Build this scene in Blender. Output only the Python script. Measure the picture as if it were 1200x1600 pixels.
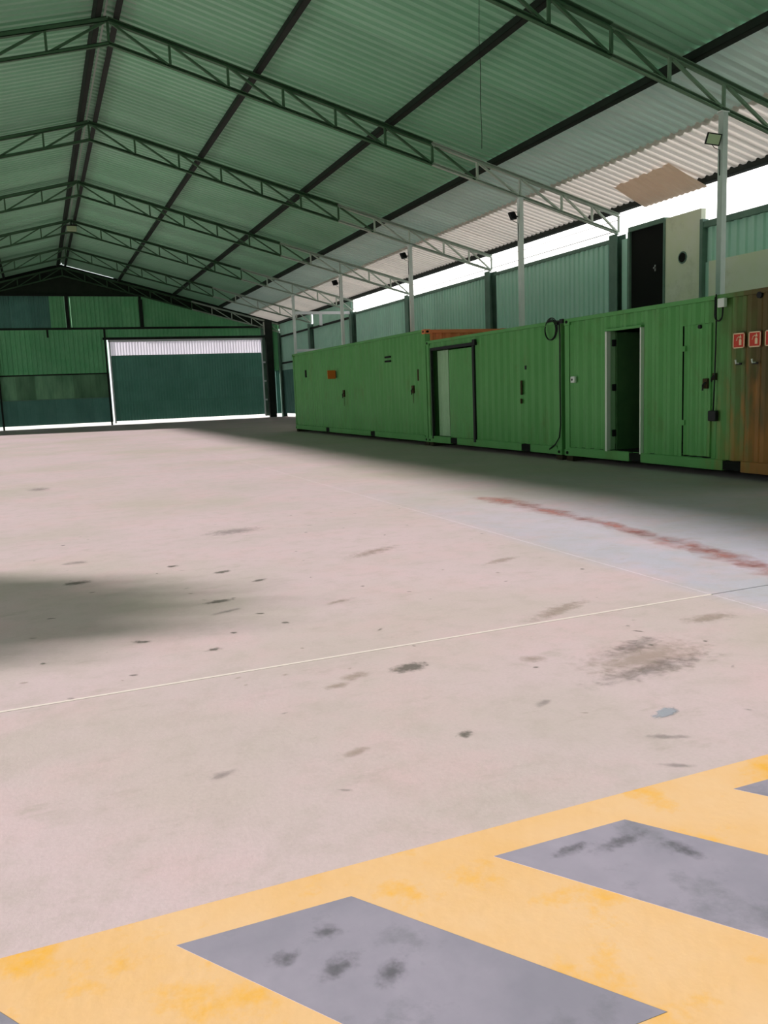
import bpy, bmesh, math, random
from mathutils import Vector, Matrix
random.seed(7)
for o in list(bpy.data.objects):
    bpy.data.objects.remove(o)
scene = bpy.context.scene
COL = scene.collection

# ------------------------------------------------------------------ camera
F_PX, YAW, PITCH, ROLL, CAM_H = 1303.077, .386, -.146, -.040, 1.511
cy, sy, cp, sp = math.cos(YAW), math.sin(YAW), math.cos(PITCH), math.sin(PITCH)
fwd = Vector((sy*cp, cy*cp, sp)); right = Vector((cy, -sy, 0)); up = right.cross(fwd)
r2 = math.cos(ROLL)*right + math.sin(ROLL)*up
u2 = -math.sin(ROLL)*right + math.cos(ROLL)*up
cam_data = bpy.data.cameras.new('camera')
cam = bpy.data.objects.new('camera', cam_data); COL.objects.link(cam)
m = Matrix((r2, u2, -fwd)).transposed().to_4x4(); m.translation = Vector((0, 0, CAM_H))
cam.matrix_world = m
cam_data.sensor_fit = 'HORIZONTAL'; cam_data.sensor_width = 36
cam_data.lens = 36*F_PX/1200; cam_data.clip_start = .05; cam_data.clip_end = 500
scene.camera = cam

# ------------------------------------------------------------------ light
world = bpy.data.worlds.new('sky'); scene.world = world; world.use_nodes = True
bg = world.node_tree.nodes['Background']
bg.inputs['Color'].default_value = (.93, .97, 1, 1); bg.inputs['Strength'].default_value = 1.3
sun_data = bpy.data.lights.new('sun', 'SUN'); sun = bpy.data.objects.new('sun', sun_data); COL.objects.link(sun)
SUN_DIR = Vector((1, -.36, -.352)).normalized()
sun.rotation_euler = SUN_DIR.to_track_quat('-Z', 'Y').to_euler(); sun.location = (-30, 20, 20)
sun_data.energy = 10.4; sun_data.angle = math.radians(2.0); sun_data.color = (1, .95, .93)
vs = scene.view_settings
vs.view_transform = 'Standard'; vs.look = 'None'; vs.exposure = 0; vs.gamma = 1; vs.use_curve_mapping = False

# ------------------------------------------------------------------ helpers
def prop(o, label=None, cat=None, group=None, kind=None):
    if label: o['label'] = label
    if cat: o['category'] = cat
    if group: o['group'] = group
    if kind: o['kind'] = kind
    return o

def empty(name, loc=(0, 0, 0)):
    o = bpy.data.objects.new(name, None); COL.objects.link(o); o.location = loc; o.empty_display_size = .2
    return o

def wloc(o):
    v = Vector((0, 0, 0))
    while o:
        v += o.location; o = o.parent
    return v

class MB:
    def __init__(s): s.v = []; s.f = []; s.uv = {}
    def quad(s, *p):
        i = len(s.v); s.v += [tuple(q) for q in p]; s.f.append(tuple(range(i, i+len(p)))); return s
    def box(s, x0, x1, y0, y1, z0, z1):
        i = len(s.v)
        s.v += [(x, y, z) for z in (z0, z1) for x, y in ((x0, y0), (x1, y0), (x1, y1), (x0, y1))]
        s.f += [tuple(i+k for k in q) for q in ((3, 2, 1, 0), (4, 5, 6, 7), (0, 1, 5, 4), (1, 2, 6, 5), (2, 3, 7, 6), (3, 0, 4, 7))]
        return s
    def bar(s, a, b, w, h, upv=(0, 0, 1)):
        a = Vector(a); b = Vector(b); d = (b-a).normalized(); u = Vector(upv)
        if abs(d.dot(u)) > .99: u = Vector((0, 1, 0))
        sd = d.cross(u).normalized(); u = sd.cross(d)
        i = len(s.v)
        for p in (a, b):
            for q, r in ((-1, -1), (1, -1), (1, 1), (-1, 1)):
                s.v.append(tuple(p+sd*q*w/2+u*r*h/2))
        s.f += [tuple(i+k for k in q) for q in ((3, 2, 1, 0), (4, 5, 6, 7), (0, 1, 5, 4), (1, 2, 6, 5), (2, 3, 7, 6), (3, 0, 4, 7))]
        return s
    def chan(s, a, b, w, h, t=.012, upv=(0, 0, 1)):
        # C channel: web plus two flanges
        a = Vector(a); b = Vector(b); d = (b-a).normalized(); u = Vector(upv); sd = d.cross(u).normalized(); u = sd.cross(d)
        s.bar(a-sd*(w/2-t/2), b-sd*(w/2-t/2), t, h, u)
        s.bar(a+u*(h/2-t/2), b+u*(h/2-t/2), w, t, u); s.bar(a-u*(h/2-t/2), b-u*(h/2-t/2), w, t, u)
        return s
    def tube(s, pts, r, n=8, closed=False):
        pts = [Vector(p) for p in pts]; i0 = len(s.v); N = len(pts)
        for k, p in enumerate(pts):
            if closed: t = pts[(k+1) % N]-pts[k-1]
            else: t = pts[min(k+1, N-1)]-pts[max(k-1, 0)]
            t.normalize(); a = Vector((0, 0, 1)) if abs(t.z) < .9 else Vector((1, 0, 0))
            e = t.cross(a).normalized(); g = t.cross(e)
            for j in range(n):
                an = 2*math.pi*j/n; s.v.append(tuple(p+e*r*math.cos(an)+g*r*math.sin(an)))
        for k in range(N if closed else N-1):
            for j in range(n):
                a = i0+k*n+j; b = i0+k*n+(j+1) % n; c = i0+((k+1) % N)*n+(j+1) % n; d = i0+((k+1) % N)*n+j
                s.f.append((a, b, c, d))
        if not closed:
            s.f.append(tuple(i0+j for j in range(n))); s.f.append(tuple(i0+(N-1)*n+j for j in reversed(range(n))))
        return s
    def cyl(s, a, b, r, n=20): return s.tube([a, b], r, n)
    def poly(s, pts, axis, d0, d1):
        # extrude a 2D polygon (list of (u,v)) along axis between d0 and d1
        def P(u, v, d): return {0: (d, u, v), 1: (u, d, v), 2: (u, v, d)}[axis]
        i = len(s.v); n = len(pts)
        s.v += [P(u, v, d0) for u, v in pts]+[P(u, v, d1) for u, v in pts]
        s.f.append(tuple(range(i, i+n))); s.f.append(tuple(i+n+k for k in reversed(range(n))))
        for k in range(n): s.f.append((i+k, i+(k+1) % n, i+n+(k+1) % n, i+n+k))
        return s
    def mesh(s, name, off=Vector((0, 0, 0)), smooth=False, fix=True):
        me = bpy.data.meshes.new(name)
        me.from_pydata([tuple(Vector(p)-off) for p in s.v], [], s.f)
        if fix:
            bm = bmesh.new(); bm.from_mesh(me); bmesh.ops.recalc_face_normals(bm, faces=bm.faces); bm.to_mesh(me); bm.free()
        if smooth:
            for p in me.polygons: p.use_smooth = True
        return me
    def build(s, name, mat, parent=None, bevel=0, smooth=False, origin=None):
        off = wloc(parent) if parent else Vector((0, 0, 0))
        if origin is not None: base = Vector(origin)
        else: base = off
        o = bpy.data.objects.new(name, s.mesh(name, base, smooth)); COL.objects.link(o)
        o.location = base-off; o.parent = parent
        if mat: o.data.materials.append(mat)
        if bevel:
            b = o.modifiers.new('bevel', 'BEVEL'); b.width = bevel; b.segments = 2; b.limit_method = 'ANGLE'
        return o

def inst(name, me, parent, loc, rot=None, scale=None):
    o = bpy.data.objects.new(name, me); COL.objects.link(o); o.parent = parent; o.location = loc
    if rot: o.rotation_euler = rot
    if scale: o.scale = scale
    return o

# ------------------------------------------------------------------ materials
def lin(r, g, b):
    return tuple(((c/255/12.92) if c/255 <= .04045 else ((c/255+.055)/1.055)**2.4) for c in (r, g, b))+(1,)

def mat(name, c1, c2=None, rough=.6, metal=0, nscale=3, stretch=(1, 1, 1), bump=0, bscale=40, trans=0, spec=.3, jitter=0, dirt=None, dscale=2., damt=.5):
    M = bpy.data.materials.new(name); M.use_nodes = True; nt = M.node_tree; n = nt.nodes; l = nt.links
    b = n['Principled BSDF']; b.inputs['Roughness'].default_value = rough; b.inputs['Metallic'].default_value = metal
    b.inputs['Specular IOR Level'].default_value = spec
    tc = n.new('ShaderNodeTexCoord'); mp = n.new('ShaderNodeMapping'); mp.inputs['Scale'].default_value = stretch
    geo = n.new('ShaderNodeNewGeometry')
    l.new(geo.outputs['Position'], mp.inputs['Vector'])
    no = n.new('ShaderNodeTexNoise'); no.inputs['Scale'].default_value = nscale; no.inputs['Detail'].default_value = 6; no.inputs['Roughness'].default_value = .6
    l.new(mp.outputs[0], no.inputs['Vector'])
    rp = n.new('ShaderNodeValToRGB'); rp.color_ramp.elements[0].position = .35; rp.color_ramp.elements[1].position = .68
    rp.color_ramp.elements[0].color = (*c1[:3], 1); rp.color_ramp.elements[1].color = (*(c2 or c1)[:3], 1)
    l.new(no.outputs['Fac'], rp.inputs[0]); colout = rp.outputs[0]
    if dirt:
        nd = n.new('ShaderNodeTexNoise'); nd.inputs['Scale'].default_value = dscale; nd.inputs['Detail'].default_value = 9; nd.inputs['Roughness'].default_value = .68
        l.new(mp.outputs[0], nd.inputs['Vector'])
        rd = n.new('ShaderNodeValToRGB'); rd.color_ramp.elements[0].position = .54; rd.color_ramp.elements[1].position = .72
        rd.color_ramp.elements[0].color = (0, 0, 0, 1); rd.color_ramp.elements[1].color = (damt, damt, damt, 1)
        l.new(nd.outputs['Fac'], rd.inputs[0])
        mx = n.new('ShaderNodeMixRGB'); mx.inputs[2].default_value = (*dirt[:3], 1)
        l.new(rd.outputs[0], mx.inputs[0]); l.new(colout, mx.inputs[1]); colout = mx.outputs[0]
    if jitter:
        oi = n.new('ShaderNodeObjectInfo'); hs = n.new('ShaderNodeHueSaturation')
        mr = n.new('ShaderNodeMapRange'); mr.inputs['To Min'].default_value = 1-jitter; mr.inputs['To Max'].default_value = 1+jitter
        l.new(oi.outputs['Random'], mr.inputs[0]); l.new(mr.outputs[0], hs.inputs['Value']); l.new(colout, hs.inputs['Color']); colout = hs.outputs[0]
    l.new(colout, b.inputs['Base Color'])
    if bump:
        nb = n.new('ShaderNodeTexNoise'); nb.inputs['Scale'].default_value = bscale; nb.inputs['Detail'].default_value = 5
        l.new(mp.outputs[0], nb.inputs['Vector'])
        bp = n.new('ShaderNodeBump'); bp.inputs['Strength'].default_value = bump; bp.inputs['Distance'].default_value = .01
        l.new(nb.outputs['Fac'], bp.inputs['Height']); l.new(bp.outputs[0], b.inputs['Normal'])
    if trans:
        tr = n.new('ShaderNodeBsdfTranslucent'); ms = n.new('ShaderNodeMixShader'); ms.inputs[0].default_value = trans
        l.new(colout, tr.inputs['Color']); l.new(b.outputs[0], ms.inputs[1]); l.new(tr.outputs[0], ms.inputs[2])
        l.new(ms.outputs[0], n['Material Output'].inputs['Surface'])
    M['colnode'] = 1
    return M

MAT = {}
MAT['roof'] = mat('roof_sheet_green', (.27, .55, .36), (.33, .59, .42), rough=.5, nscale=.6, jitter=.10, spec=.4)
MAT['roof_pale'] = mat('roof_sheet_pale', (.52, .66, .59), (.60, .71, .64), rough=.45, nscale=.6, jitter=.05, trans=.06, spec=.4)
MAT['roof_eave_glow'] = mat('roof_sheet_eave_glow', (.80, .74, .68), (.86, .78, .71), rough=.5, nscale=.5, jitter=.05, trans=.24, spec=.3)  # lower lean-to row: eave light put into a paler, translucent colour
MAT['patch'] = mat('fibre_sheet_beige', (.80, .62, .48), (.85, .68, .54), rough=.5, nscale=2, trans=.45)
MAT['ridge'] = mat('ridge_cap', (.45, .55, .47), rough=.5, trans=.08)
MAT['purlin'] = mat('purlin_dark_steel', (.010, .016, .012), (.016, .022, .017), rough=.7)
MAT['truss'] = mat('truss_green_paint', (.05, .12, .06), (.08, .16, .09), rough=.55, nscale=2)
MAT['truss_underlit'] = mat('truss_underlit_tone', (.15, .25, .16), (.20, .31, .21), rough=.55, nscale=2)  # outer parts of the nearest truss, weak light put into the colour
MAT['truss_lit'] = mat('truss_lit_tone', (.50, .58, .50), (.58, .64, .57), rough=.55, nscale=2)  # outer parts of the other trusses, eave light put into the colour
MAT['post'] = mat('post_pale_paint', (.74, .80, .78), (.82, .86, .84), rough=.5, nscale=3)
MAT['post_near'] = mat('post_grey_green', (.46, .54, .50), (.54, .61, .57), rough=.5, nscale=3)  # darker grey-green on the nearest post
MAT['wall'] = mat('wall_sheet_green', (.20, .58, .28), (.26, .64, .34), rough=.55, nscale=1.2, jitter=.08)
MAT['wall_pale'] = mat('wall_sheet_mint', (.48, .80, .66), (.55, .84, .71), rough=.5, nscale=1, jitter=.06)
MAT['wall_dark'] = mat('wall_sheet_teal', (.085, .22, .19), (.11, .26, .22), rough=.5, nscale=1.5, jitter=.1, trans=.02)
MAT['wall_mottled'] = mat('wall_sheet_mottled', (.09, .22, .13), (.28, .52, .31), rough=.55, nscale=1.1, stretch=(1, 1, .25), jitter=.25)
MAT['gable_shade'] = mat('gable_shade_black', (.012, .02, .013), (.02, .03, .02), rough=.8)
MAT['gate'] = mat('gate_sheet', (.10, .27, .21), (.13, .31, .25), rough=.5, nscale=.8, trans=.03, jitter=.05)
MAT['gate_band'] = mat('gate_translucent', (.72, .68, .76), (.80, .76, .84), rough=.5, nscale=.6, trans=.35)
MAT['white_frame'] = mat('white_steel', (.84, .86, .90), rough=.45)
MAT['column'] = mat('column_green_grey', (.13, .23, .18), (.18, .29, .23), rough=.6, nscale=2)
MAT['plaster'] = mat('plaster_cream', (.80, .86, .62), (.86, .89, .74), rough=.85, nscale=1.2, dirt=(.38, .45, .25), dscale=1, damt=.4)
MAT['black'] = mat('black_rubber', (.012, .012, .014), rough=.6)
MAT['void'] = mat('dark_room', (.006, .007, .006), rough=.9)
MAT['green'] = mat('container_green', (.10, .335, .09), (.135, .38, .12), rough=.5, nscale=1.4, stretch=(1, 1, .5), dirt=(.13, .18, .045), dscale=2.2, damt=.45, bump=.05, bscale=60)
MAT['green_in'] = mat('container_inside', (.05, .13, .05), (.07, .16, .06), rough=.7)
MAT['lining'] = mat('lining_pale_green', (.32, .52, .30), (.38, .58, .35), rough=.5)
MAT['orange'] = mat('container_orange', (.85, .22, .08), (.90, .28, .11), rough=.5, nscale=3, dirt=(.3, .08, .03), damt=.5)
MAT['rustdark'] = mat('rusty_iron', (.035, .03, .012), (.075, .04, .016), rough=.85, nscale=20)
MAT['jamb'] = mat('jamb_white', (.70, .74, .66), rough=.5)
MAT['red'] = mat('sign_red', (.55, .03, .015), (.62, .05, .02), rough=.45, nscale=10)
MAT['signwhite'] = mat('sign_cream', (.85, .62, .40), rough=.5)
MAT['signorange'] = mat('sign_orange', (.80, .18, .03), rough=.5)
MAT['white'] = mat('white_plastic', (.75, .78, .74), rough=.4)
MAT['grey_metal'] = mat('grey_metal', (.35, .36, .36), rough=.4, metal=.4)
MAT['lens'] = mat('lamp_glass', (.45, .55, .34), rough=.15, spec=.6)
MAT['wood'] = mat('sleeper_wood', (.035, .025, .015), (.06, .04, .022), rough=.9, nscale=12)
MAT['ext_ground'] = mat('yard_concrete', (.58, .56, .52), (.66, .63, .58), rough=.9, nscale=.3)
MAT['ext_roof'] = mat('exterior_bounce_white', (.80, .79, .77), rough=.6)
MAT['yellow'] = mat('yellow_paint', (.77, .46, .21), (.78, .50, .28), rough=.5, nscale=2.5, dirt=(.82, .40, .02), dscale=2.9, damt=1, bump=.08, bscale=25)
MAT['greybar'] = mat('grey_paint', (.26, .24, .30), (.35, .31, .385), rough=.55, nscale=2.2, dirt=(.12, .13, .14), dscale=3.2, damt=.6, bump=.05, bscale=25)
MAT['sealant'] = mat('joint_sealant', (.72, .62, .58), rough=.7)

# container 3: green with a rust-coloured repainted end (colour by place along the container)
def rust_mat(src, y_hi, y_lo):
    M = src.copy(); M.name = 'container_green_rust_end'; nt = M.node_tree; n = nt.nodes; l = nt.links
    b = n['Principled BSDF']; old = b.inputs['Base Color'].links[0].from_socket
    geo = n.new('ShaderNodeNewGeometry'); sx = n.new('ShaderNodeSeparateXYZ'); l.new(geo.outputs['Position'], sx.inputs[0])
    mr = n.new('ShaderNodeMapRange'); mr.inputs['From Min'].default_value = y_hi; mr.inputs['From Max'].default_value = y_lo; mr.interpolation_type = 'SMOOTHSTEP'
    nz = n.new('ShaderNodeTexNoise'); nz.inputs['Scale'].default_value = 5; nz.inputs['Detail'].default_value = 6
    mp = n.new('ShaderNodeMapping'); mp.inputs['Scale'].default_value = (1, 1.6, .35); l.new(geo.outputs['Position'], mp.inputs[0]); l.new(mp.outputs[0], nz.inputs['Vector'])
    ad = n.new('ShaderNodeMath'); ad.operation = 'MULTIPLY_ADD'; ad.inputs[1].default_value = .9; l.new(nz.outputs['Fac'], ad.inputs[0])
    sb = n.new('ShaderNodeMath'); sb.operation = 'SUBTRACT'; sb.inputs[1].default_value = .45; l.new(sx.outputs['Y'], sb.inputs[0]); l.new(sb.outputs[0], ad.inputs[2])
    l.new(ad.outputs[0], mr.inputs['Value'])
    # rust colour: orange low down, dark brown higher
    rp = n.new('ShaderNodeValToRGB'); e = rp.color_ramp.elements
    e[0].position = .30; e[0].color = (.34, .14, .03, 1); e[1].position = .62; e[1].color = (.11, .072, .018, 1)
    zz = n.new('ShaderNodeMath'); zz.operation = 'MULTIPLY_ADD'; zz.inputs[1].default_value = .30; l.new(sx.outputs['Z'], zz.inputs[0]); l.new(nz.outputs['Fac'], zz.inputs[2])
    z2 = n.new('ShaderNodeMath'); z2.operation = 'SUBTRACT'; z2.inputs[1].default_value = .32; l.new(zz.outputs[0], z2.inputs[0]); l.new(z2.outputs[0], rp.inputs[0])
    mx = n.new('ShaderNodeMixRGB'); l.new(mr.outputs[0], mx.inputs[0]); l.new(old, mx.inputs[1]); l.new(rp.outputs[0], mx.inputs[2])
    l.new(mx.outputs[0], b.inputs['Base Color'])
    return M
MAT['green_rust'] = rust_mat(MAT['green'], 10.1, 8.95)

def floor_mat():
    M = bpy.data.materials.new('concrete_floor'); M.use_nodes = True; nt = M.node_tree; n = nt.nodes; l = nt.links
    b = n['Principled BSDF']; b.inputs['Roughness'].default_value = .62; b.inputs['Specular IOR Level'].default_value = .25
    geo = n.new('ShaderNodeNewGeometry'); pos = geo.outputs['Position']
    def noise(sc, det=6, rough=.6, vec=None, stretch=None):
        t = n.new('ShaderNodeTexNoise'); t.inputs['Scale'].default_value = sc; t.inputs['Detail'].default_value = det; t.inputs['Roughness'].default_value = rough
        if stretch:
            mp = n.new('ShaderNodeMapping'); mp.inputs['Scale'].default_value = stretch; l.new(pos, mp.inputs[0]); l.new(mp.outputs[0], t.inputs['Vector'])
        else: l.new(pos, t.inputs['Vector'])
        return t.outputs['Fac']
    def ramp(fac, stops):
        r = n.new('ShaderNodeValToRGB'); e = r.color_ramp.elements
        while len(e) < len(stops): e.new(.5)
        for k, (p, c) in enumerate(stops): e[k].position = p; e[k].color = (*c, 1) if len(c) == 3 else c
        l.new(fac, r.inputs[0]); return r.outputs[0]
    def mix(fac, a, c, mode='MIX'):
        x = n.new('ShaderNodeMixRGB'); x.blend_type = mode
        for s, v in ((0, fac), (1, a), (2, c)):
            if hasattr(v, 'links') or hasattr(v, 'is_linked'): l.new(v, x.inputs[s])
            elif isinstance(v, (int, float)): x.inputs[s].default_value = v
            else: x.inputs[s].default_value = (*v, 1)
        return x.outputs[0]
    col = ramp(noise(.55, 5), [(.3, (.52, .43, .42)), (.5, (.585, .455, .475)), (.7, (.62, .47, .50))])
    # cooler lilac slab on the container side
    sx = n.new('ShaderNodeSeparateXYZ'); l.new(pos, sx.inputs[0])
    mr = n.new('ShaderNodeMapRange'); mr.inputs['From Min'].default_value = 4.1; mr.inputs['From Max'].default_value = 4.4; l.new(sx.outputs['X'], mr.inputs['Value'])
    mr2 = n.new('ShaderNodeMapRange'); mr2.inputs['From Min'].default_value = 13; mr2.inputs['From Max'].default_value = 5; l.new(sx.outputs['Y'], mr2.inputs['Value'])
    mm = n.new('ShaderNodeMath'); mm.operation = 'MULTIPLY'; l.new(mr.outputs[0], mm.inputs[0]); l.new(mr2.outputs[0], mm.inputs[1])
    col = mix(mm.outputs[0], col, ramp(noise(1.3), [(.35, (.42, .42, .48)), (.65, (.50, .46, .56))]))
    # ochre / olive dirty zones
    col = mix(ramp(noise(.23, 4), [(.46, (0, 0, 0)), (.70, (.6, .6, .6))]), col, (.42, .39, .29))
    col = mix(ramp(noise(1.1, 7, .65), [(.5, (0, 0, 0)), (.72, (.6, .6, .6))]), col, (.60, .42, .43))
    # fine mottling and wear
    col = mix(ramp(noise(5, 9, .72), [(.48, (0, 0, 0)), (.72, (.42, .42, .42))]), col, (.40, .34, .30))
    col = mix(ramp(noise(2.2, 8, .75, stretch=(1, 2.2, 1)), [(.57, (0, 0, 0)), (.72, (.5, .5, .5))]), col, (.36, .30, .26))
    col = mix(ramp(noise(60, 3), [(.3, (.12, .12, .12)), (.6, (0, 0, 0))]), col, (.3, .26, .24))
    l.new(col, b.inputs['Base Color'])
    bp = n.new('ShaderNodeBump'); bp.inputs['Strength'].default_value = .12; bp.inputs['Distance'].default_value = .01
    l.new(noise(18, 8, .7), bp.inputs['Height']); l.new(bp.outputs[0], b.inputs['Normal'])
    return M
MAT['floor'] = floor_mat()

def stain_mat(name, color, dens=.7, nscale=9, edge=.35):
    M = bpy.data.materials.new(name); M.use_nodes = True; nt = M.node_tree; n = nt.nodes; l = nt.links
    b = n['Principled BSDF']; b.inputs['Base Color'].default_value = (*color, 1); b.inputs['Roughness'].default_value = .6; b.inputs['Specular IOR Level'].default_value = .2
    tc = n.new('ShaderNodeTexCoord'); vm = n.new('ShaderNodeVectorMath'); vm.operation = 'SUBTRACT'; vm.inputs[1].default_value = (.5, .5, 0)
    l.new(tc.outputs['UV'], vm.inputs[0]); ln = n.new('ShaderNodeVectorMath'); ln.operation = 'LENGTH'; l.new(vm.outputs[0], ln.inputs[0])
    geo = n.new('ShaderNodeNewGeometry'); nz = n.new('ShaderNodeTexNoise'); nz.inputs['Scale'].default_value = nscale; nz.inputs['Detail'].default_value = 7; nz.inputs['Roughness'].default_value = .65
    l.new(geo.outputs['Position'], nz.inputs['Vector'])
    ma = n.new('ShaderNodeMath'); ma.operation = 'MULTIPLY_ADD'; ma.inputs[1].default_value = .8; l.new(nz.outputs['Fac'], ma.inputs[0]); 
    sb = n.new('ShaderNodeMath'); sb.operation = 'SUBTRACT'; sb.inputs[1].default_value = .4; l.new(ln.outputs['Value'], sb.inputs[0]); l.new(sb.outputs[0], ma.inputs[2])
    mr = n.new('ShaderNodeMapRange'); mr.interpolation_type = 'SMOOTHSTEP'
    mr.inputs['From Min'].default_value = .42; mr.inputs['From Max'].default_value = .42-edge; mr.inputs['To Min'].default_value = 0; mr.inputs['To Max'].default_value = dens
    l.new(ma.outputs[0], mr.inputs['Value'])
    tr = n.new('ShaderNodeBsdfTransparent'); ms = n.new('ShaderNodeMixShader')
    l.new(mr.outputs[0], ms.inputs[0]); l.new(tr.outputs[0], ms.inputs[1]); l.new(b.outputs[0], ms.inputs[2]); l.new(ms.outputs[0], n['Material Output'].inputs['Surface'])
    return M
MAT['st_dark'] = stain_mat('stain_dark', (.10, .10, .08), .55, 26, .3)
MAT['st_scuff'] = stain_mat('stain_scuff', (.12, .12, .13), .5, 30, .5)
MAT['st_grey'] = stain_mat('stain_grey', (.26, .23, .23), .38, 14, .4)
MAT['st_brown'] = stain_mat('stain_brown', (.36, .28, .22), .4, 14, .4)
MAT['st_red'] = stain_mat('stain_red', (.50, .20, .17), .72, 4, .5)
MAT['st_blue'] = stain_mat('stain_blue', (.36, .38, .44), .8, 14, .2)

# ------------------------------------------------------------------ building numbers
XR, ZR, SL = 2.07, 9.31, .262            # ridge line and slope of the top chords
XE = 15.10                               # right eave
XL = 2*XR-XE                             # left eave
TY0, TS = 12.325, 6.913                  # nearest truss and spacing
TRUSS_Y = [TY0+TS*k for k in range(7)]   # last one stands at the back wall
YB = 53.8                                # back wall
YF = -7.0                                # front edge of roof
XW = 15.0                                # right wall
XP = 11.93                               # post line
def zc(x): return ZR-SL*abs(x-XR)        # top chord height
PUR = .17                                # purlin depth

# ------------------------------------------------------------------ ground and floor
g = MB(); g.box(-140, 140, -120, 200, -.6, -.03)
prop(g.build('ground_exterior', MAT['ext_ground']), kind='structure', label='pale sunlit yard concrete outside the shed')
floor = MB().box(XL-.2, XW+.2, YF, YB+.1, -.05, -.005).build('floor', MAT['floor'])
prop(floor, kind='structure', label='worn pinkish concrete floor of the shed')
JX, JY = 4.24, 4.41
for (x0, x1) in ((XL-.2, JX-.002), (JX+.002, XW+.2)):
    for (y0, y1) in ((YF, JY-.006), (JY+.006, YB+.1)):
        MB().box(x0, x1, y0, y1, -.006, 0).build('slab', MAT['floor'], floor)
MB().box(JX-.004, JX+.004, YF, YB, -.005, -.0006).build('joint_filler', MAT['greybar'], floor)
MB().box(XL-.2, JX-.002, JY-.011, JY+.011, -.005, .0012).build('joint_sealant', MAT['sealant'], floor)
HY1, HY0 = 2.365, 1.28
hz = MB().box(-4, 6.0, HY0, HY1, -.004, .0012).build('hazard_marking', MAT['yellow'], floor)
for k in range(-3, 4):
    x = .22+1.012*k; yt, yb = 2.207, 1.437; d = (yt-yb)*.685
    MB().poly([(x, yt), (x+d, yb), (x+d+.52, yb), (x+.52, yt)], 2, .0012, .002).build('grey_bar', MAT['greybar'], hz)

def stain(x, y, rx, ry, rot, m, z=.0015, name='floor_stain'):
    n = 20; c, s = math.cos(rot), math.sin(rot)
    me = bpy.data.meshes.new(name); vs_ = [(0, 0, 0)]; uv = [(.5, .5)]
    for k in range(n):
        a = 2*math.pi*k/n; u, v = math.cos(a), math.sin(a)
        vs_.append((u*rx*c-v*ry*s, u*rx*s+v*ry*c, 0)); uv.append((.5+.5*u, .5+.5*v))
    fs = [(0, 1+k, 1+(k+1) % n) for k in range(n)]
    me.from_pydata(vs_, [], fs); ul = me.uv_layers.new()
    for p in me.polygons:
        for li, vi in zip(p.loop_indices, p.vertices): ul.data[li].uv = uv[vi]
    me.materials.append(MAT[m])
    o = bpy.data.objects.new(name, me); COL.objects.link(o); o.parent = floor; o.location = (x, y, z)
    return o
for a in [(.17, 7.35, .17, .11, 0, 'st_dark'), (1.11, 6.07, .16, .07, .15, 'st_dark'), (.47, 5.29, .09, .04, -.5, 'st_dark'), (1.1, 5.75, .2, .05, .3, 'st_grey'),
          (1.75, 4.03, .17, .10, .2, 'st_dark'), (1.44, 4.04, .16, .07, .2, 'st_brown'), (1.30, 3.95, .10, .06, .2, 'st_brown'), (2.4, 3.83, .11, .09, -.8, 'st_brown'),
          (2.95, 3.55, .62, .36, .15, 'st_brown'), (2.85, 3.38, .6, .13, .1, 'st_grey'), (3.05, 3.75, .35, .12, .3, 'st_grey'), (2.52, 2.89, .12, .05, .3, 'st_blue'), (3.81, 3.97, .3, .13, 0, 'st_brown'),
          (-.11, 15.9, .3, .5, 0, 'st_grey'), (1.0, 7.6, .08, .06, 0, 'st_dark'), (1.35, 7.1, .12, .07, .4, 'st_dark'), (.85, 4.9, .07, .04, .2, 'st_dark'), (1.55, 6.6, .1, .05, .4, 'st_dark'),
          (1.9, 5.6, .18, .06, .3, 'st_brown'), (2.2, 2.45, .12, .03, -.6, 'st_grey'), (2.35, 2.68, .16, .035, -.5, 'st_grey'), (3.1, 4.6, .5, .12, .4, 'st_brown'),
          (1.1, 3.15, .1, .05, .3, 'st_brown'), (1.6, 3.1, .06, .04, .3, 'st_dark'), (.55, 3.2, .09, .05, .2, 'st_grey'), (2.1, 3.25, .08, .04, .5, 'st_grey'), (.2, 8.3, .2, .12, 0, 'st_grey'),
          (2.8, 7.2, .5, .15, .5, 'st_brown'), (1.9, 9.2, .5, .3, .2, 'st_grey'), (3.6, 6.2, .3, .1, .3, 'st_brown')]:
    stain(*a)
for k in range(80):
    x = random.uniform(-.6, 4.2); y = random.uniform(2.6, 10)
    stain(x, y, random.uniform(.015, .05), random.uniform(.01, .03), random.uniform(-.8, .8), random.choice(['st_dark', 'st_grey', 'st_brown']), .0016+k*1e-5)
# streak of red dust on the lilac slab
for (x, y, rx, ry, r) in [(5.54, 9.4, .36, .95, 0), (5.5, 8.35, .28, 1.1, .02), (5.47, 7.1, .2, 1.2, .08), (5.36, 6.1, .26, 1.0, .1), (5.26, 5.3, .27, .9, .15), (5.12, 4.6, .25, .8, .2)]:
    stain(x, y, rx, ry, -r, 'st_red', .0017)
# dark scuffs on the grey paint of the hazard marking
for (x, y, rx, ry, r) in [(.62, 2.08, .06, .05, 0), (.6, 1.93, .1, .06, .4), (.72, 1.85, .09, .06, .8), (.48, 2.02, .07, .05, 0), (1.65, 2.1, .18, .05, .1), (1.8, 1.97, .05, .12, .3), (1.48, 2.13, .12, .04, .1)]:
    stain(x, y, rx, ry, r, 'st_scuff', .0024)

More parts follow.
